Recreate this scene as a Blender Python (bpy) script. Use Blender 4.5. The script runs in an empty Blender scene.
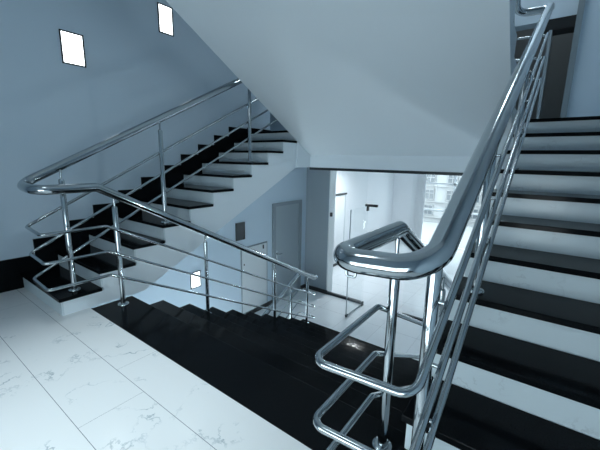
import bpy, math
from mathutils import Vector, Matrix
C = bpy.context.scene.collection
PI = math.pi

# ------------------------------------------------------------------ helpers
class MB:
    """collects shapes and links them as ONE mesh object"""
    def __init__(s): s.v = []; s.f = []; s.sm = []
    def add(s, vs, fs, smooth=False):
        o = len(s.v); s.v += [tuple(v) for v in vs]
        for f in fs: s.f.append(tuple(i + o for i in f)); s.sm.append(smooth)
        return s
    def box(s, x0, x1, y0, y1, z0, z1):
        v = [(x, y, z) for z in (z0, z1) for y in (y0, y1) for x in (x0, x1)]
        return s.add(v, [(0,2,3,1),(4,5,7,6),(0,1,5,4),(2,6,7,3),(0,4,6,2),(1,3,7,5)])
    def bbox(s, x0, x1, y0, y1, z0, z1, b=.004):
        """box with chamfered edges (all twelve)"""
        import bmesh
        bm = bmesh.new(); bmesh.ops.create_cube(bm, size=1.0)
        for q in bm.verts: q.co = Vector(((x0+x1)/2+q.co.x*(x1-x0), (y0+y1)/2+q.co.y*(y1-y0), (z0+z1)/2+q.co.z*(z1-z0)))
        bmesh.ops.bevel(bm, geom=list(bm.edges), offset=b, segments=2, affect='EDGES', profile=.5)
        bm.verts.index_update()
        s.add([q.co[:] for q in bm.verts], [[q.index for q in f.verts] for f in bm.faces]); bm.free()
        return s
    def prism(s, poly, x0, x1):
        """polygon in (y, z) extruded along x"""
        n = len(poly)
        v = [(x0, y, z) for y, z in poly] + [(x1, y, z) for y, z in poly]
        a = sum(poly[i][0]*poly[(i+1) % n][1]-poly[(i+1) % n][0]*poly[i][1] for i in range(n))
        fs = [tuple(range(n))[::-1], tuple(range(n, 2*n))] + [(i, (i+1) % n, n+(i+1) % n, n+i) for i in range(n)]
        if a < 0: fs = [f[::-1] for f in fs]
        return s.add(v, fs)
    def tube(s, pts, r, seg=16, closed_caps=True):
        pts = [Vector(p) for p in pts]; n = len(pts)
        tan = []
        for i in range(n):
            t = (pts[min(i+1, n-1)]-pts[max(i-1, 0)]); tan.append(t.normalized())
        t0 = tan[0]; ref = Vector((0, 0, 1)) if abs(t0.z) < .9 else Vector((1, 0, 0))
        u = t0.cross(ref).normalized(); vs = []
        for i in range(n):
            if i: u = (tan[i-1].rotation_difference(tan[i]) @ u)
            u = (u - tan[i]*u.dot(tan[i])).normalized(); w = tan[i].cross(u)
            for k in range(seg):
                a = 2*PI*k/seg; vs.append(pts[i]+r*(math.cos(a)*u+math.sin(a)*w))
        fs = [(i*seg+k, i*seg+(k+1) % seg, (i+1)*seg+(k+1) % seg, (i+1)*seg+k) for i in range(n-1) for k in range(seg)]
        s.add(vs, fs, True)
        if closed_caps:
            s.add(vs[:seg], [tuple(range(seg))[::-1]]); s.add(vs[-seg:], [tuple(range(seg))])
        return s
    def lathe(s, cx, cy, prof, seg=20, smooth=True):
        """profile of (radius, z) turned about the vertical through cx, cy"""
        vs = [(cx+r*math.cos(2*PI*k/seg), cy+r*math.sin(2*PI*k/seg), z) for r, z in prof for k in range(seg)]
        n = len(prof)
        fs = [(i*seg+k, i*seg+(k+1) % seg, (i+1)*seg+(k+1) % seg, (i+1)*seg+k) for i in range(n-1) for k in range(seg)]
        s.add(vs, fs, smooth)
        s.add(vs[:seg], [tuple(range(seg))[::-1]]); s.add(vs[-seg:], [tuple(range(seg))])
        return s
    def build(s, name, mat, parent=None, label=None, kind=None):
        me = bpy.data.meshes.new(name); me.from_pydata(s.v, [], s.f); me.update()
        for p, sm in zip(me.polygons, s.sm): p.use_smooth = sm
        me.materials.append(mat)
        o = bpy.data.objects.new(name, me); C.objects.link(o)
        if parent:
            o.parent = parent
            b = parent
            off = Vector((0, 0, 0))
            while b: off += b.location; b = b.parent
            o.location = -off            # children are authored in world coordinates
        if label: o['label'] = label
        if kind: o['kind'] = kind
        return o

def fillet(pts, rad, n=8):
    """round the inner corners of a polyline; rad: one radius or one per corner"""
    pts = [Vector(p) for p in pts]; out = [pts[0]]
    for i in range(1, len(pts)-1):
        r = rad[i-1] if isinstance(rad, (list, tuple)) else rad
        a, b, c = pts[i-1], pts[i], pts[i+1]
        d1 = (a-b).normalized(); d2 = (c-b).normalized()
        ang = d1.angle(d2)
        if ang > PI-.02 or r <= 0: out.append(b); continue
        t = min(r/math.tan(ang/2), (a-b).length*.49, (c-b).length*.49); rr = t*math.tan(ang/2)
        cen = b+(d1+d2).normalized()*(rr/math.sin(ang/2))
        p1 = b+d1*t; p2 = b+d2*t; v1 = p1-cen; v2 = p2-cen; th = v1.angle(v2); ax = v1.cross(v2).normalized()
        for k in range(n+1): out.append(cen+Matrix.Rotation(th*k/n, 3, ax) @ v1)
    out.append(pts[-1]); return out

def thing(name, label, cat, loc=(0, 0, 0), group=None):
    o = bpy.data.objects.new(name, None); C.objects.link(o); o.location = loc
    o.empty_display_size = .1
    o['label'] = label; o['category'] = cat
    if group: o['group'] = group
    return o
def tag(o, label, cat, group=None):
    o['label'] = label; o['category'] = cat
    if group: o['group'] = group
    return o
def struct(name, mb, mat, parent=None):
    o = mb.build(name, mat, parent)
    if not parent: o['kind'] = 'structure'
    return o

# ------------------------------------------------------------------ materials
def mat(name, col, rough=.5, metal=0., spec=.5):
    m = bpy.data.materials.new(name); m.use_nodes = True
    b = m.node_tree.nodes['Principled BSDF']
    b.inputs['Base Color'].default_value = (*col, 1); b.inputs['Roughness'].default_value = rough
    b.inputs['Metallic'].default_value = metal; b.inputs['Specular IOR Level'].default_value = spec
    return m
def nodes(m): return m.node_tree.nodes, m.node_tree.links, m.node_tree.nodes['Principled BSDF']
def world_pos(m):
    n, l, b = nodes(m); g = n.new('ShaderNodeNewGeometry'); return g.outputs['Position']

def paint(name, col, rough=.55):
    m = mat(name, col, rough); n, l, b = nodes(m)
    t = n.new('ShaderNodeTexNoise'); t.inputs['Scale'].default_value = 90; t.inputs['Detail'].default_value = 3
    l.new(world_pos(m), t.inputs['Vector'])
    bp = n.new('ShaderNodeBump'); bp.inputs['Strength'].default_value = .04; bp.inputs['Distance'].default_value = .01
    l.new(t.outputs['Fac'], bp.inputs['Height']); l.new(bp.outputs['Normal'], b.inputs['Normal'])
    return m
def veins(m, base, vein, amount=1.0, scale=1.0):
    """white marble with sparse wandering grey veins"""
    n, l, b = nodes(m); pos = world_pos(m)
    w = n.new('ShaderNodeTexNoise'); w.inputs['Scale'].default_value = 2.6*scale; w.inputs['Detail'].default_value = 6; w.inputs['Roughness'].default_value = .62
    l.new(pos, w.inputs['Vector'])
    d = n.new('ShaderNodeMath'); d.operation = 'SUBTRACT'; d.inputs[1].default_value = .5; l.new(w.outputs['Fac'], d.inputs[0])
    a = n.new('ShaderNodeMath'); a.operation = 'ABSOLUTE'; l.new(d.outputs[0], a.inputs[0])
    r = n.new('ShaderNodeMapRange'); r.inputs['From Min'].default_value = 0; r.inputs['From Max'].default_value = .014
    r.inputs['To Min'].default_value = 1; r.inputs['To Max'].default_value = 0; l.new(a.outputs[0], r.inputs['Value'])
    p = n.new('ShaderNodeTexNoise'); p.inputs['Scale'].default_value = 3.3*scale; p.inputs['Detail'].default_value = 2
    l.new(pos, p.inputs['Vector'])
    q = n.new('ShaderNodeMapRange'); q.inputs['From Min'].default_value = .52; q.inputs['From Max'].default_value = .68; l.new(p.outputs['Fac'], q.inputs['Value'])
    k = n.new('ShaderNodeMath'); k.operation = 'MULTIPLY'; l.new(r.outputs[0], k.inputs[0]); l.new(q.outputs[0], k.inputs[1])
    k2 = n.new('ShaderNodeMath'); k2.operation = 'MULTIPLY'; k2.inputs[1].default_value = amount; l.new(k.outputs[0], k2.inputs[0])
    mx = n.new('ShaderNodeMix'); mx.data_type = 'RGBA'; mx.inputs['A'].default_value = (*base, 1); mx.inputs['B'].default_value = (*vein, 1)
    l.new(k2.outputs[0], mx.inputs['Factor']); l.new(mx.outputs['Result'], b.inputs['Base Color'])
    return mx
def tiles(m, x0, y0, lx, ly, shift, w=.003, col=(.12, .14, .15)):
    """thin joints: rows ly deep along y, joints every lx along x, each row shifted by 'shift'"""
    n, l, b = nodes(m); pos = world_pos(m)
    sx = n.new('ShaderNodeSeparateXYZ'); l.new(pos, sx.inputs[0])
    def mth(op, a, c=None, c2=None):
        q = n.new('ShaderNodeMath'); q.operation = op
        for i, e in enumerate((a, c, c2)):
            if e is None: continue
            if isinstance(e, (int, float)): q.inputs[i].default_value = e
            else: l.new(e, q.inputs[i])
        return q.outputs[0]
    yy = mth('DIVIDE', mth('SUBTRACT', sx.outputs['Y'], y0), ly)
    row = mth('FLOOR', yy); fy = mth('FRACT', yy)
    xx = mth('DIVIDE', mth('SUBTRACT', mth('SUBTRACT', sx.outputs['X'], x0), mth('MULTIPLY', row, shift)), lx)
    fx = mth('FRACT', mth('ADD', xx, 100.0))
    gy = mth('LESS_THAN', mth('ABSOLUTE', mth('SUBTRACT', fy, .5)), .5-w/2/ly)
    gx = mth('LESS_THAN', mth('ABSOLUTE', mth('SUBTRACT', fx, .5)), .5-w*.3/lx)
    fac = mth('MULTIPLY', gy, gx)
    src = b.inputs['Base Color'].links[0].from_socket
    mx = n.new('ShaderNodeMix'); mx.data_type = 'RGBA'; mx.inputs['A'].default_value = (*col, 1)
    l.new(fac, mx.inputs['Factor']); l.new(src, mx.inputs['B']); l.new(mx.outputs['Result'], b.inputs['Base Color'])

TINT = (.82, .95, 1.0)
M = {}
M['wall'] = paint('wall paint', (.535, .65, .745))
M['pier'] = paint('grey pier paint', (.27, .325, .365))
M['lobby'] = paint('white lobby paint', (.80, .83, .86))
M['soffit'] = paint('soffit paint', (.80, .88, .93))
M['white_paint'] = paint('white paint', (.78, .82, .84))
M['stringer'] = paint('stringer paint', (.80, .88, .93), .4)
M['marble'] = mat('marble riser', (.8, .84, .86), .22); veins(M['marble'], (.68, .78, .83), (.42, .48, .52), .5, 1.3)
M['tile'] = mat('marble tile', (.8, .84, .86), .16); veins(M['tile'], (.76, .78, .785), (.24, .32, .36), .9, 1.1); tiles(M['tile'], 1.306, -.572, 1.83, .317, -.305, .003, (.2, .23, .25))
M['hall_tile'] = mat('hall tile', (.66, .7, .72), .1); veins(M['hall_tile'], (.78, .82, .85), (.46, .50, .53), .4, 1.0); tiles(M['hall_tile'], .4, 4.44, .6, .6, 0, .004, (.3, .33, .35))
M['granite'] = mat('black granite', (.010, .012, .014), .12, 0, .05)
n, l, b = nodes(M['granite'])
t = n.new('ShaderNodeTexNoise'); t.inputs['Scale'].default_value = 220; t.inputs['Detail'].default_value = 2; l.new(world_pos(M['granite']), t.inputs['Vector'])
cr = n.new('ShaderNodeMapRange'); cr.inputs['From Min'].default_value = .35; cr.inputs['From Max'].default_value = .75
cr.inputs['To Min'].default_value = .0; cr.inputs['To Max'].default_value = 1; l.new(t.outputs['Fac'], cr.inputs['Value'])
mx = n.new('ShaderNodeMix'); mx.data_type = 'RGBA'; mx.inputs['A'].default_value = (.003, .004, .005, 1); mx.inputs['B'].default_value = (.010, .012, .014, 1)
l.new(cr.outputs[0], mx.inputs['Factor']); l.new(mx.outputs['Result'], b.inputs['Base Color'])
M['steel'] = mat('polished stainless steel', (.42, .465, .49), .12, 1.)
n, l, b = nodes(M['steel'])
t = n.new('ShaderNodeTexNoise'); t.inputs['Scale'].default_value = 40; l.new(world_pos(M['steel']), t.inputs['Vector'])
cr = n.new('ShaderNodeMapRange'); cr.inputs['To Min'].default_value = .09; cr.inputs['To Max'].default_value = .17; l.new(t.outputs['Fac'], cr.inputs['Value']); l.new(cr.outputs[0], b.inputs['Roughness'])
M['dark_metal'] = mat('dark anodised metal', (.035, .042, .048), .35, .6)
M['door_grey'] = paint('grey door paint', (.30, .36, .40), .4)
M['door_frame'] = paint('grey door frame', (.22, .27, .30), .4)
M['cabinet'] = paint('white cabinet enamel', (.62, .67, .70), .35)
M['black'] = mat('black plastic', (.012, .014, .016), .4)
M['dark_glass'] = mat('dark glossy glass', (.03, .037, .042), .08)
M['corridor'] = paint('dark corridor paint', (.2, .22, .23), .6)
M['facade'] = paint('outside facade plaster', (.27, .28, .29), .8)
M['facade_window'] = mat('facade window glass', (.07, .085, .1), .2)
M['lamp'] = mat('lit diffuser', (1, 1, 1), .5)
b = nodes(M['lamp'])[2]; b.inputs['Emission Color'].default_value = (.93, .98, 1, 1); b.inputs['Emission Strength'].default_value = 3.2
def glass(name, tint=(.985, .992, .992), refl=.08):
    m = bpy.data.materials.new(name); m.use_nodes = True; n = m.node_tree.nodes; l = m.node_tree.links
    n.remove(n['Principled BSDF']); out = n['Material Output']
    tr = n.new('ShaderNodeBsdfTransparent'); tr.inputs[0].default_value = (*tint, 1)
    gl = n.new('ShaderNodeBsdfGlossy'); gl.inputs['Roughness'].default_value = .02
    fr = n.new('ShaderNodeFresnel'); fr.inputs[0].default_value = 1.35
    ge = n.new('ShaderNodeNewGeometry'); iv = n.new('ShaderNodeMath'); iv.operation = 'SUBTRACT'; iv.inputs[0].default_value = 1; l.new(ge.outputs['Backfacing'], iv.inputs[1])
    ml = n.new('ShaderNodeMath'); ml.operation = 'MULTIPLY'; l.new(fr.outputs[0], ml.inputs[0]); l.new(iv.outputs[0], ml.inputs[1])
    mx = n.new('ShaderNodeMixShader'); l.new(ml.outputs[0], mx.inputs[0]); l.new(tr.outputs[0], mx.inputs[1]); l.new(gl.outputs[0], mx.inputs[2]); l.new(mx.outputs[0], out.inputs[0])
    return m
M['glass'] = glass('clear pane glass')

# ------------------------------------------------------------------ dimensions
G, R = .30, .15            # going and rise of the flights up
RD = .145                  # rise of the flight down
Y1 = -.21                  # nosing of the first step of the two flights up
WL, WR = -.985, 3.565      # side walls
XL, XR = 0., 2.58          # open edges of the side flights
ZF = -1.45                 # lower hall floor
ZU = 1.65                  # upper floor
ZC = 1.13                  # lower hall ceiling
YB = 3.13                  # face of the upper floor beam

# ------------------------------------------------------------------ setting
struct('floor', MB().box(WL, WR, -1.6, 0, -.2, 0), M['tile'])                                  # landing
f = MB()
f.box(0, WR, -1.6, 4.44, ZF-.2, ZF); f.box(WL, 0, 2.7, 4.44, ZF-.2, ZF); f.box(WL, 0, -1.6, .2, ZF-.2, ZF)
f.box(-1.3, 5.2, 4.44, 9.9, ZF-.2, ZF)
struct('floor', f, M['hall_tile'])                                                            # lower hall, with the basement stair opening
u = MB()
u.box(WL, XL, 2.81, YB, ZC, ZU-.03); u.box(XR, WR, 2.81, YB, ZC, ZU-.03); u.box(-2.6, 5.2, YB, 9.9, ZC, ZU)
struct('ceiling', u, M['soffit'])                                                             # hall ceiling / upper floor slab
# flight over our heads: sloping soffit, steps on its back
prof = [(YB, ZC+.001), (YB, 1.312), (.30, 1.312+.566*(YB-.30)), (.30, 3.1), (.044, 3.1)]
prof = [(YB, 1.312), (.35, 1.312+.566*(YB-.35)), (.35, 3.1)]
y, z = .35, 3.1
for k in range(9):
    prof.append((y, z-R)) if k else prof.append((y, z-.0))
    y += G; prof.append((y, z-R if k == 0 else z-R)); z -= R
    if z-R < ZU+.01: break
prof += [(YB-.04, ZU), (YB, ZU)]
q = [prof[0]]
for p_ in prof[1:]:
    if (abs(p_[0]-q[-1][0])+abs(p_[1]-q[-1][1])) > 1e-4: q.append(p_)
struct('ceiling', MB().prism(q, 0, XR), M['soffit'])
struct('ceiling', MB().box(WL, WR, -1.6, .35, 2.92, 3.1), M['white_paint'])                   # landing above
struct('ceiling', MB().box(-2.6, 5.2, -1.6, 9.9, 4.75, 4.9), M['white_paint'])
struct('trim_1', MB().box(XL, XR, YB-.004, YB+.05, ZC-.035, ZC+.001), M['dark_metal'])        # dark trim along the beam's bottom edge
w = MB(); w.box(WL-.2, WL, -1.6, 4.44, -1.6, ZC+.3); w.box(WL-.2, WL, -1.6, 3.34, ZC+.3, 4.75)
struct('wall_left', w, M['wall'])
w = MB(); w.box(WR, WR+.2, -1.6, 4.44, -1.6, 4.75)
struct('wall_right', w, M['wall'])
# back wall behind the viewer, its unseen window set low for the light
w = MB(); X0, X1, Z0, Z1 = 1.0, 3.2, .12, 1.0
w.box(WL, X0, -1.8, -1.6, -.2, 4.75); w.box(X1, WR, -1.8, -1.6, -.2, 4.75); w.box(X0, X1, -1.8, -1.6, -.2, Z0); w.box(X0, X1, -1.8, -1.6, Z1, 4.75)
w.box(WL, WR, -1.8, -1.6, ZF-.2, -.2)
struct('wall_back', w, M['wall'])
w1 = struct('window_1', MB().box(X0, X1, -1.71, -1.702, Z0, Z1), M['glass'])
fr = MB()
for x in (X0, X0+(X1-X0)/3, X0+2*(X1-X0)/3, X1-.05): fr.box(x, x+.05, -1.74, -1.67, Z0, Z1)
fr.box(X0, X1, -1.74, -1.67, Z0, Z0+.05); fr.box(X0, X1, -1.74, -1.67, Z1-.05, Z1)
fr.build('window_frame', M['white_paint'], w1)
# wall that closes the stairwell: left pier below, walls of the upper storey above
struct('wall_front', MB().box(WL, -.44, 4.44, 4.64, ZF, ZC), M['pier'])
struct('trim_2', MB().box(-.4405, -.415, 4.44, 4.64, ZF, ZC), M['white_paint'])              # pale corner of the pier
w = MB(); w.box(-2.6, 2.3, 4.45, 4.65, ZU, 4.75); w.box(2.99, 5.2, 4.45, 4.65, ZU, 4.75); w.box(2.3, 2.99, 4.45, 4.65, 3.0, 4.75)
struct('wall_front', w, M['wall'])
w = MB(); w.box(-2.8, -2.6, 3.34, 4.65, ZU, 4.75); w.box(-2.6, WL-.2, 3.14, 3.34, ZU, 4.75)
struct('wall_left', w, M['wall'])
# dark corridor behind the opening on the upper storey
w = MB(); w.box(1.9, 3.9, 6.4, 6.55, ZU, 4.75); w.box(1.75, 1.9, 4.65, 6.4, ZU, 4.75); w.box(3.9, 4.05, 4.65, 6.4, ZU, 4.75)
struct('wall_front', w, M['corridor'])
struct('trim_3', MB().box(2.93, 2.99, 4.40, 4.655, ZU, 4.75), M['door_frame'])
struct('trim_4', MB().box(2.60, 2.93, 4.42, 4.655, 2.87, 3.0), M['black'])  # lintel underside in shade, given as a black strip
struct('trim_5', MB().box(2.68, 2.715, 4.40, 4.655, ZU, 2.869), M['door_grey'])
# vestibule
w = MB(); w.box(-1.45, -1.25, 4.64, 9.9, ZF, ZC); w.box(-1.25, WL, 4.44, 4.64, ZF, ZC)
struct('wall_left', w, M['lobby'])
struct('baseboard_left', MB().box(-1.25, -1.235, 4.64, 9.9, ZF, ZF+.07), M['black'])
w = MB(); w.box(-1.25, -.33, 9.9, 10.1, ZF, ZC); w.box(3.6, 5.2, 9.9, 10.1, ZF, ZC); w.box(-.33, 3.6, 9.9, 10.1, .95, ZC)
struct('wall_front', w, M['lobby'])
w = MB(); w.box(5.2, 5.4, 4.44, 10.1, ZF, ZC); w.box(WR+.2, 5.2, 4.44, 4.64, ZF, ZC)
struct('wall_right', w, M['lobby'])
w2 = struct('window_2', MB().box(-.33, 3.6, 10.0, 10.008, ZF, .95), M['glass'])
fr = MB()
for x in (-.33, .62, 1.6, 2.6, 3.55): fr.box(x, x+.05, 9.96, 10.04, ZF, .95)
for zz in (ZF, -.3, .55, .9): fr.box(-.33, 3.6, 9.96, 10.04, zz, zz+.05)
fr.build('window_frame', M['lobby'], w2)
# white curtain at the edge of the glazing
cu = MB(); N = 40
vs = []; 
for k in range(N+1):
    x = -.47+.3*k/N; yv = 9.84+.025*math.sin(k*1.1)
    vs += [(x, yv, ZF+.05), (x, yv, .98)]
cu.add(vs, [(2*k, 2*k+2, 2*k+3, 2*k+1) for k in range(N)], True)
vs2 = [(a, b_+.006, c) for a, b_, c in vs]
cu.add(vs2, [(2*k, 2*k+1, 2*k+3, 2*k+2) for k in range(N)], True)
tag(cu.build('curtain', M['lobby']), 'white gathered curtain at the edge of the bright lobby window', 'curtain')

# door in the vestibule wall, grey door and baseboards of the hall
d = struct('door_2', MB().box(-1.25, -1.225, 5.72, 6.50, ZF+.07, .38), M['lobby'])
MB().box(-1.25, -1.20, 5.66, 6.56, .38, .42).box(-1.25, -1.22, 5.66, 6.56, ZF, ZF+.07).build('door_frame', M['dark_metal'], d)
fr = MB(); fr.box(-1.25, -1.215, 6.50, 6.54, ZF, .38); fr.build('door_frame', M['cabinet'], d)
d1 = struct('door_1', MB().bbox(WL-.002, WL+.012, 3.47, 4.18, ZF+.01, .40), M['door_grey'])
fr = MB(); fr.box(WL, WL+.03, 3.39, 3.47, ZF, .40); fr.box(WL, WL+.03, 4.18, 4.26, ZF, .40); fr.box(WL, WL+.03, 3.39, 4.26, .40, .46)
fr.build('door_frame', M['door_frame'], d1)
h = MB(); h.tube(fillet([(WL+.012, 3.50, -.50), (WL+.06, 3.50, -.50), (WL+.06, 3.61, -.50)], .012), .009, 10); h.bbox(WL+.012, WL+.018, 3.48, 3.52, -.60, -.44, .002)
h.build('door_handle', M['steel'], d1)
bb = MB(); bb.box(WL, WL+.015, 2.7, 3.39, ZF, ZF+.08); bb.box(WL, WL+.015, 4.26, 4.44, ZF, ZF+.08)
struct('baseboard_left', bb, M['black'])
struct('baseboard_front', MB().box(WL+.015, -.40, 4.425, 4.44, ZF, ZF+.08), M['black'])
struct('baseboard_left', MB().box(WL, WL+.015, 2.80, 3.34, ZU, 1.72), M['granite'])
struct('baseboard_front', MB().box(-1.235, -.5, 9.885, 9.9, ZF, ZF+.08), M['black'])
# landing: tall black granite skirting
struct('baseboard_left', MB().box(WL, WL+.02, -1.6, -.0765, 0, .295), M['granite'])
struct('baseboard_back', MB().box(WL+.02, WR, -1.6, -1.58, 0, .285), M['granite'])

# ------------------------------------------------------------------ stairs
def flight_up(label, x0, x1, wallx, open_left):
    """straight flight of eleven risers between x0 and x1; wallx: wall face with stepped skirting"""
    t = thing('staircase', label, 'staircase', ((x0+x1)/2, Y1, 0))
    e0, e1 = (x0+.018, x1) if open_left else (x0, x1-.018)
    ps = []
    ps.append((Y1+.03, 0.001)); 
    for k in range(1, 12):
        yk = Y1+(k-1)*G+.03
        ps.append((yk, k*R-.03)); ps.append((yk+G, k*R-.03))
    ps = ps[:-2]+[(2.809, 10*R-.03), (2.809, ZC), (.47, .001)]
    ps = [p_ for p_ in ps if p_[0] < 2.81]
    q = []
    for p_ in ps:
        if not q or abs(p_[0]-q[-1][0])+abs(p_[1]-q[-1][1]) > 1e-4: q.append(p_)
    MB().prism(q, e0, e1).build('stringer', M['stringer'], t)
    for k in range(1, 12):
        yk = Y1+(k-1)*G
        MB().box(e0, e1, yk+.015, yk+.03, (k-1)*R+(0 if k > 1 else .001), k*R-.03).build('riser', M['marble'], t)
        y2 = yk+G+.015 if k < 11 else YB
        MB().bbox(x0, x1, yk, y2, k*R-.03, k*R, .004).build('tread', M['granite'], t)
    # stepped black skirting along the wall
    w0, w1 = (wallx, wallx+.02) if not open_left else (wallx-.02, wallx)
    pts = []
    for k in range(10):
        ya = -.076+.277*k
        pts += [(ya, .45+.139*k), (min(ya+.277, 2.80), .45+.139*k)]
    pts[-1] = (2.80, pts[-1][1])
    # keep the lower edge inside the steps
    low = [(2.80, 1.2), (-.076, .02)]
    MB().prism(pts+low, w0, w1).build('skirting', M['granite'], t)
    return t
flight_up('flight of black treads and white risers climbing along the wall with the bright square lamps', WL, XL, WL, False)
flight_up('flight of black treads and white risers climbing beside the big foreground handrail loop', XR, WR, WR, True)

t = thing('staircase', 'wide black staircase going down from the marble landing to the hall', 'staircase', (1.29, 0, 0))
ps = [(.0, -.2), (.0, -.03)]
yk = .0
for k in range(0, 10):
    ye = .344+k*G
    MB().bbox(XL, XR, (.0 if k == 0 else ye-G-.0), ye, -k*RD-.03, -k*RD, .004).build('tread', M['granite'], t)
    MB().box(XL+.012, XR-.012, ye-.03, ye-.015, -(k+1)*RD, -k*RD-.03).build('riser', M['granite'], t)
    ps += [(ye-.03, -k*RD-.03), (ye-.03, -(k+1)*RD-.03)]
ps[-1] = (.344+9*G-.03, ZF+.001); ps += [(2.62, ZF+.001), (.0, -.36)]
MB().prism(ps, XL+.012, XR-.012).build('stringer', M['stringer'], t)

t = thing('staircase', 'flight down to the basement beneath the flight by the left wall', 'staircase', (-.5, 2.7, ZF))
ps = [(2.70, ZF-.22), (2.70, ZF-.181)]
for k in range(1, 7):
    yk = 2.70-(k-1)*G
    MB().bbox(WL, -.002, yk-G, yk, ZF-k*R-.03, ZF-k*R, .004).build('tread', M['granite'], t)
    MB().box(WL, -.002, yk-.0, yk+.012, ZF-k*R, ZF-(k-1)*R-(.2 if k == 1 else .03)+.0).build('riser', M['marble'], t) if k > 1 else None
    ps += [(yk, ZF-k*R-.03), (yk-G, ZF-k*R-.03)]
ps += [(.9, ZF-1.6)]
MB().prism(ps, WL, -.002).build('stringer', M['stringer'], t)

# ------------------------------------------------------------------ railings
SL = .51                       # slope of the rails on the flights up
def railing(label, xe, s, bend_y, foot, pin_off, xh, xo, yr_, yb_, zr, rb, zb, posts):
    """xe: open edge of the side flight; s=-1: the flight up lies at smaller x, s=+1 at larger x.
    One continuous railing: up the side flight, a loop at the landing, down the middle flight."""
    xa = xe+s*.15                 # over the flight up
    xc = xe-s*xo                  # over the middle flight
    rt = thing('stair_railing', label, 'railing', (xe, -.3, 0))
    sd = .527
    def path(z0, yc, yb, rr, xa):
        zc = z0; yt = 3.08
        za = lambda y: z0+.02+SL*(y-yc)
        ze = lambda y: zc-sd*(y-yb)
        yl = 3.10
        p = [(xc, 1.2, za(yt)+.02+SL*(yt-1.2+.15)*1.0), (xc, yt+.12, za(yt)+.03), (xa, yt+.12, za(yt)+.02)]
        r_ = [rr, rr]
        p += [(xa, yt, za(yt))]
        r_ += [.10] + [rr, rr, .06]
        p += [(xa, yc, zc+.02), (xc, yc, zc), (xc, yb, zc)]
        # down the middle flight; loop back at the hall floor for the basement flight
        zl = ze(yl)
        p += [(xc, yl, zl)]
        if foot:
            p += [(xc, yl+.06, zl-.0), (xa, yl+.06, zl), (xa, yl, zl), (xa, 1.0, zl-SL*(yl-1.0))]
            r_ += [.03, rr, rr, .03]
        return fillet(p, r_, 10)
    hp = path(zr, yr_, bend_y, .095, xe+s*xh)
    MB().tube(hp, .034, 24).build('handrail', M['steel'], rt)
    for z0 in zb:
        MB().tube(path(z0, yb_, .12, rb, xa), .0115, 12).build('rail_bar', M['steel'], rt)
    za = lambda z0, y, yc=yr_: z0+.02+SL*(y-yc)
    ze = lambda z0, y, yb: z0 if y < yb else z0-sd*(y-yb)
    def post(x, y, zbase, ztop, barz):
        p = MB()
        p.lathe(x, y, [(.0205, zbase+.012), (.0205, ztop-.085), (.018, ztop-.078), (.010, ztop-.074)], 18)
        po = p.build('post', M['steel'], rt)
        MB().lathe(x, y, [(.045, zbase), (.045, zbase+.006), (.040, zbase+.012), (.022, zbase+.014)], 24).build('flange', M['steel'], po)
        MB().lathe(x, y, [(.008, ztop-.076), (.008, ztop)], 12).build('pin', M['steel'], po)
        return po
    for kk, yy in ((1, -.057), (4, .80), (8, 2.0)):
        zt = za(zr, yy)-.02
        po = post(xa-s*pin_off, yy, kk*R, zt, 0)
        for z0 in zb:
            zz = z0+.02+SL*(yy-yb_)
            MB().tube([(xa-s*pin_off, yy, zz-.006), (xa, yy, zz-.006)], .007, 8).build('clip', M['steel'], po)
    for yy in posts:
        k = max(0, math.ceil((yy-.344)/G)); zt = ze(zr, yy, bend_y)-.02
        po = post(xc+s*.026, yy, -k*RD, zt, 0)
        for z0 in zb:
            zz = ze(z0, yy, .12)
            MB().tube([(xc+s*.028, yy, zz-.004), (xc, yy, zz-.004)], .007, 8).build('clip', M['steel'], po)
    if not foot:
        MB().tube(fillet([(xc+.035, yr_+.02, zr-.025), (xc+.035, yr_+.02, zr-.05), (xc+.065, yr_+.02, zr-.05), (xc+.065, yr_+.02, zr-.025)], .008, 4), .004, 8).build('bracket', M['steel'], rt)
    if foot:
        zt = ze(zr, 3.10, bend_y)
        yy = 2.86
        post(xa-s*.034, yy, ZF, zt-SL*(3.10-yy)-.02, 0)
    return rt
railing('steel railing looping from the lamp-lit flight on to the wide stairs down', XL, -1, .08, True, .022, .15, .152, -.31, -.31, 1.01, .03, [.70, .492, .295], (.208, 1.08, 2.19, 2.96))
railing('steel railing with the thick shiny loop nearest the viewer, running up beside the white risers', XR, 1, .30, False, .047, .138, .135, -.24, -.33, .972, .045, [.692, .488, .295], (.21, 1.08, 2.19, 2.96))

# ------------------------------------------------------------------ lamps and fittings on the left wall
def wall_lamp(y0, y1, z0, z1, label, lit, right=False, power=0):
    t = thing('wall_lamp', label, 'lamp', (WL, (y0+y1)/2, z0), 'square recessed wall lamps along the stairs')
    f = MB(); b_ = .012; x0, x1 = (WR-.012, WR+.001) if right else (WL-.001, WL+.012)
    f.box(x0, x1, y0, y0+b_, z0, z1); f.box(x0, x1, y1-b_, y1, z0, z1); f.box(x0, x1, y0+b_, y1-b_, z0, z0+b_); f.box(x0, x1, y0+b_, y1-b_, z1-b_, z1)
    f.build('frame', M['dark_metal'], t)
    MB().box(WR-.006 if right else WL-.001, WR+.001 if right else WL+.006, y0+b_, y1-b_, z0+b_, z1-b_).build('diffuser', M['lamp'] if lit else M['dark_glass'], t)
    if right: t.location = (WR, (y0+y1)/2, z0)
    if power:
        L = bpy.data.lights.new('lamp light', 'AREA'); L.shape = 'RECTANGLE'; L.size = z1-z0-.03; L.size_y = y1-y0-.03; L.energy = power; L.color = TINT
        o = bpy.data.objects.new('lamp_light', L); C.objects.link(o)
        o.location = (WR-.02 if right else WL+.02, (y0+y1)/2, (z0+z1)/2); o.rotation_euler = (0, PI/2 if right else -PI/2, 0)
wall_lamp(.345, .55, 2.115, 2.415, 'lit square wall lamp above the foot of the flight with the landing loop', True)
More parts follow.
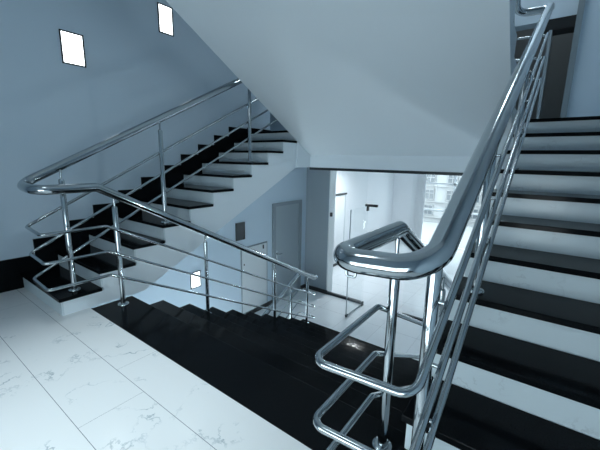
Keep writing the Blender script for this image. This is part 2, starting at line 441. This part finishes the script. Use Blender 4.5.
wall_lamp(1.38, 1.57, 2.685, 3.0, 'lit square wall lamp highest up, touching the edge of the sloping ceiling', True)
wall_lamp(1.64, 1.81, -.605, -.365, 'lit square wall lamp low down under the flight, behind the railing', True, False, 2)
wall_lamp(2.51, 2.71, -.062, .23, 'unlit dark square wall lamp beside the grey door', False)

wall_lamp(1.64, 1.81, -.605, -.365, 'unseen fill lamp added low on the opposite wall under the other flight', True, True, 10)  # added out of view to light the stringer and left wall
cb = thing('wall_cabinet', 'flush white service cabinet in the wall between low lamp and grey door', 'cabinet', (WL, 2.93, -1.38))
fr = MB(); a0, a1, c0, c1 = 2.61, 3.25, -1.38, -.20
x0, x1 = WL-.001, WL+.014
fr.box(x0, x1, a0, a0+.03, c0, c1); fr.box(x0, x1, a1-.03, a1, c0, c1); fr.box(x0, x1, a0, a1, c1-.03, c1); fr.box(x0, x1, a0, a1, c0, c0+.03)
fr.build('frame', M['door_frame'], cb)
dr = MB().bbox(WL-.001, WL+.020, a0+.022, a1-.022, c0+.022, c1-.022, .003).build('door', M['cabinet'], cb)
lk = MB().bbox(WL+.018, WL+.032, 3.12, 3.145, -.31, -.24, .003); lk.build('latch', M['black'], dr)
lk = MB().bbox(WL+.018, WL+.026, 2.66, 2.68, -.51, -.48, .002); lk.build('hinge', M['black'], dr)

# ------------------------------------------------------------------ glass wall of the hall
def pane(label, x0, x1):
    t = thing('glass_panel', label, 'glass panel', ((x0+x1)/2, 4.46, ZF))
    MB().box(x0, x1, 4.455, 4.465, ZF+.05, ZC-.0005).build('pane', M['glass'], t)
    MB().box(x0, x1, 4.435, 4.485, ZF, ZF+.05).build('floor_channel', M['dark_metal'], t)
    return t
pl = pane('fixed glass panel between the blue-grey pier and the open glass door', -.414, .335)
MB().bbox(-.414, -.37, 4.44, 4.48, .16, .24, .008).build('clamp', M['black'], pl)
pane('fixed glass panel beyond the open glass door, seen through the foreground loop', 1.14, 3.5)
gd = thing('glass_door', 'frameless glass door standing open into the hall on dark fittings', 'door', (.40, 4.44, ZF))
MB().box(.382, .392, 3.79, 4.43, ZF+.02, .45).build('pane', M['glass'], gd)
MB().box(.380, .394, 3.780, 3.791, ZF+.02, .45).build('edge_seal', M['door_grey'], gd)
MB().box(.380, .394, 3.79, 4.43, ZF+.012, ZF+.032).build('bottom_rail', M['door_grey'], gd)
pf = MB().bbox(.34, .57, 4.40, 4.45, .44, .485, .004); pf.bbox(.375, .40, 4.39, 4.46, .36, .45, .004); pf.build('patch_fitting', M['black'], gd)
MB().bbox(.375, .40, 4.36, 4.45, ZF+.005, ZF+.07, .004).build('patch_fitting', M['dark_metal'], gd)
MB().bbox(.372, .402, 3.775, 3.83, ZF+.004, ZF+.05, .004).build('patch_fitting', M['dark_metal'], gd)

# ------------------------------------------------------------------ outside the lobby window
struct('ground', MB().box(-14, 22, 10.1, 40, ZF-.3, ZF-.1), M['facade'])
bd = thing('building', 'pale overexposed building across the street seen through the lobby window', 'building', (3, 15, ZF-.1))
MB().box(-3, 9, 15, 19, ZF-.1, 6).build('facade', M['facade'], bd)
for i in range(9):
    for j in range(5):
        x = -2.6+i*.95; z = ZF+.25+j*.72
        wn = MB().box(x, x+.42, 14.96, 15.01, z, z+.46).build('window', M['facade_window'], bd)
        fr = MB()
        for q_ in (0, .2, .4): fr.box(x+q_, x+q_+.025, 14.94, 14.97, z, z+.46)
        for q_ in (0, .28, .44): fr.box(x, x+.425, 14.94, 14.97, z+q_, z+q_+.025)
        fr.build('window_frame', M['facade'], wn)
    MB().box(-3, 9, 14.9, 15.0, ZF+.14+i*.36, ZF+.16+i*.36).build('ledge', M['facade'], bd) if i % 2 == 0 else None

# ------------------------------------------------------------------ lights
def ceiling_lamp(x, y, z, size, power, label, tint=None):
    t = thing('ceiling_lamp', label, 'lamp', (x, y, z), 'ceiling lamps of the stairwell')
    MB().bbox(x-size/2-.02, x+size/2+.02, y-size/2-.02, y+size/2+.02, z-.04, z, .006).build('housing', M['white_paint'], t)
    MB().box(x-size/2, x+size/2, y-size/2, y+size/2, z-.046, z-.038).build('diffuser', M['lamp'], t)
    L = bpy.data.lights.new('lamp light', 'AREA'); L.energy = power; L.size = size; L.color = tint or TINT
    o = bpy.data.objects.new('lamp_light', L); C.objects.link(o); o.location = (x, y, z-.06)
    return o
ceiling_lamp(1.3, -.8, 2.92, .5, 2, 'unseen fill lamp added over the marble landing')  # added as an unseen light source for the landing
ceiling_lamp(-.4, 5.75, ZC, .3, 30, 'small square ceiling lamp in the bright lobby beyond the glass door', (.93, .98, 1))
ceiling_lamp(2.4, 8.7, ZC, .9, 5, 'unseen fill lamp added in the bright lobby near the window', (.93, .98, 1))  # added for lobby brightness, hangs out of view

ceiling_lamp(2.2, 3.8, 4.75, .6, 16, 'unseen fill lamp added high over the upper hall')  # added to brighten the upper wall at the right
def fill_spot(x, y, z, power, ang, label):
    t = thing('fill_spot', label, 'lamp', (x, y, z), 'unseen fill spots over the landing')
    m = MB().lathe(x, y, [(.055, z-.006), (.055, z), (.04, z)], 24); m.build('trim_ring', M['steel'], t)
    MB().lathe(x, y, [(.038, z-.004), (.038, z-.002)], 24).build('diffuser', M['lamp'], t)
    L = bpy.data.lights.new('downlight beam', 'SPOT'); L.energy = power; L.spot_size = math.radians(ang); L.spot_blend = 1.0; L.shadow_soft_size = .12; L.color = TINT
    o = bpy.data.objects.new('fill_spot_beam', L); C.objects.link(o); o.location = (x, y, z-.05)
ceiling_lamp(2.8, 5.5, 4.75, .4, 3, 'unseen fill lamp added in the dim corridor on the upper storey')  # added to lift the dark corridor wall
fill_spot(1.2, -.42, 2.92, 150, 58, 'unseen fill spot added over the middle of the marble landing')  # added to pool light on the middle of the landing floor
W = bpy.data.worlds.new('sky'); bpy.context.scene.world = W; W.use_nodes = True
bg = W.node_tree.nodes['Background']; bg.inputs[0].default_value = (.82, .95, 1.0, 1); bg.inputs[1].default_value = 6.4
# daylight through the landing window: the sky is sampled through the opening
L = bpy.data.lights.new('window portal', 'AREA'); L.shape = 'RECTANGLE'; L.size = X1-X0; L.size_y = Z1-Z0; L.cycles.is_portal = True
o = bpy.data.objects.new('window_portal', L); C.objects.link(o); o.location = ((X0+X1)/2, -1.69, (Z0+Z1)/2); o.rotation_euler = (PI/2, 0, 0)
L = bpy.data.lights.new('lobby portal', 'AREA'); L.shape = 'RECTANGLE'; L.size = 3.9; L.size_y = 2.4; L.cycles.is_portal = True
o = bpy.data.objects.new('lobby_portal', L); C.objects.link(o); o.location = (1.63, 9.95, -.25); o.rotation_euler = (-PI/2, 0, 0)

# ------------------------------------------------------------------ camera
cam = bpy.data.cameras.new('camera'); co = bpy.data.objects.new('camera', cam); C.objects.link(co)
yaw, pitch, roll, f = .6362, .1962, .0182, 331.36
F = Vector((-math.sin(yaw)*math.cos(pitch), math.cos(yaw)*math.cos(pitch), -math.sin(pitch)))
Rv = Vector((math.cos(yaw), math.sin(yaw), 0)); Uv = Rv.cross(F)
R2 = math.cos(roll)*Rv+math.sin(roll)*Uv; U2 = -math.sin(roll)*Rv+math.cos(roll)*Uv
co.matrix_world = Matrix(((R2.x, U2.x, -F.x, 2.912), (R2.y, U2.y, -F.y, -1.0335), (R2.z, U2.z, -F.z, 1.2489), (0, 0, 0, 1)))
cam.sensor_fit = 'HORIZONTAL'; cam.sensor_width = 36; cam.lens = f/600*36; cam.clip_start = .02
sc = bpy.context.scene; sc.camera = co
sc.view_settings.view_transform = 'Standard'; sc.view_settings.look = 'None'; sc.view_settings.gamma = 1; sc.view_settings.use_curve_mapping = False
sc.view_settings.exposure = 0.22
sc.cycles.max_bounces = 10; sc.cycles.diffuse_bounces = 5; sc.cycles.glossy_bounces = 5; sc.cycles.transparent_max_bounces = 12
sc.cycles.use_denoising = True; sc.cycles.sample_clamp_indirect = 6
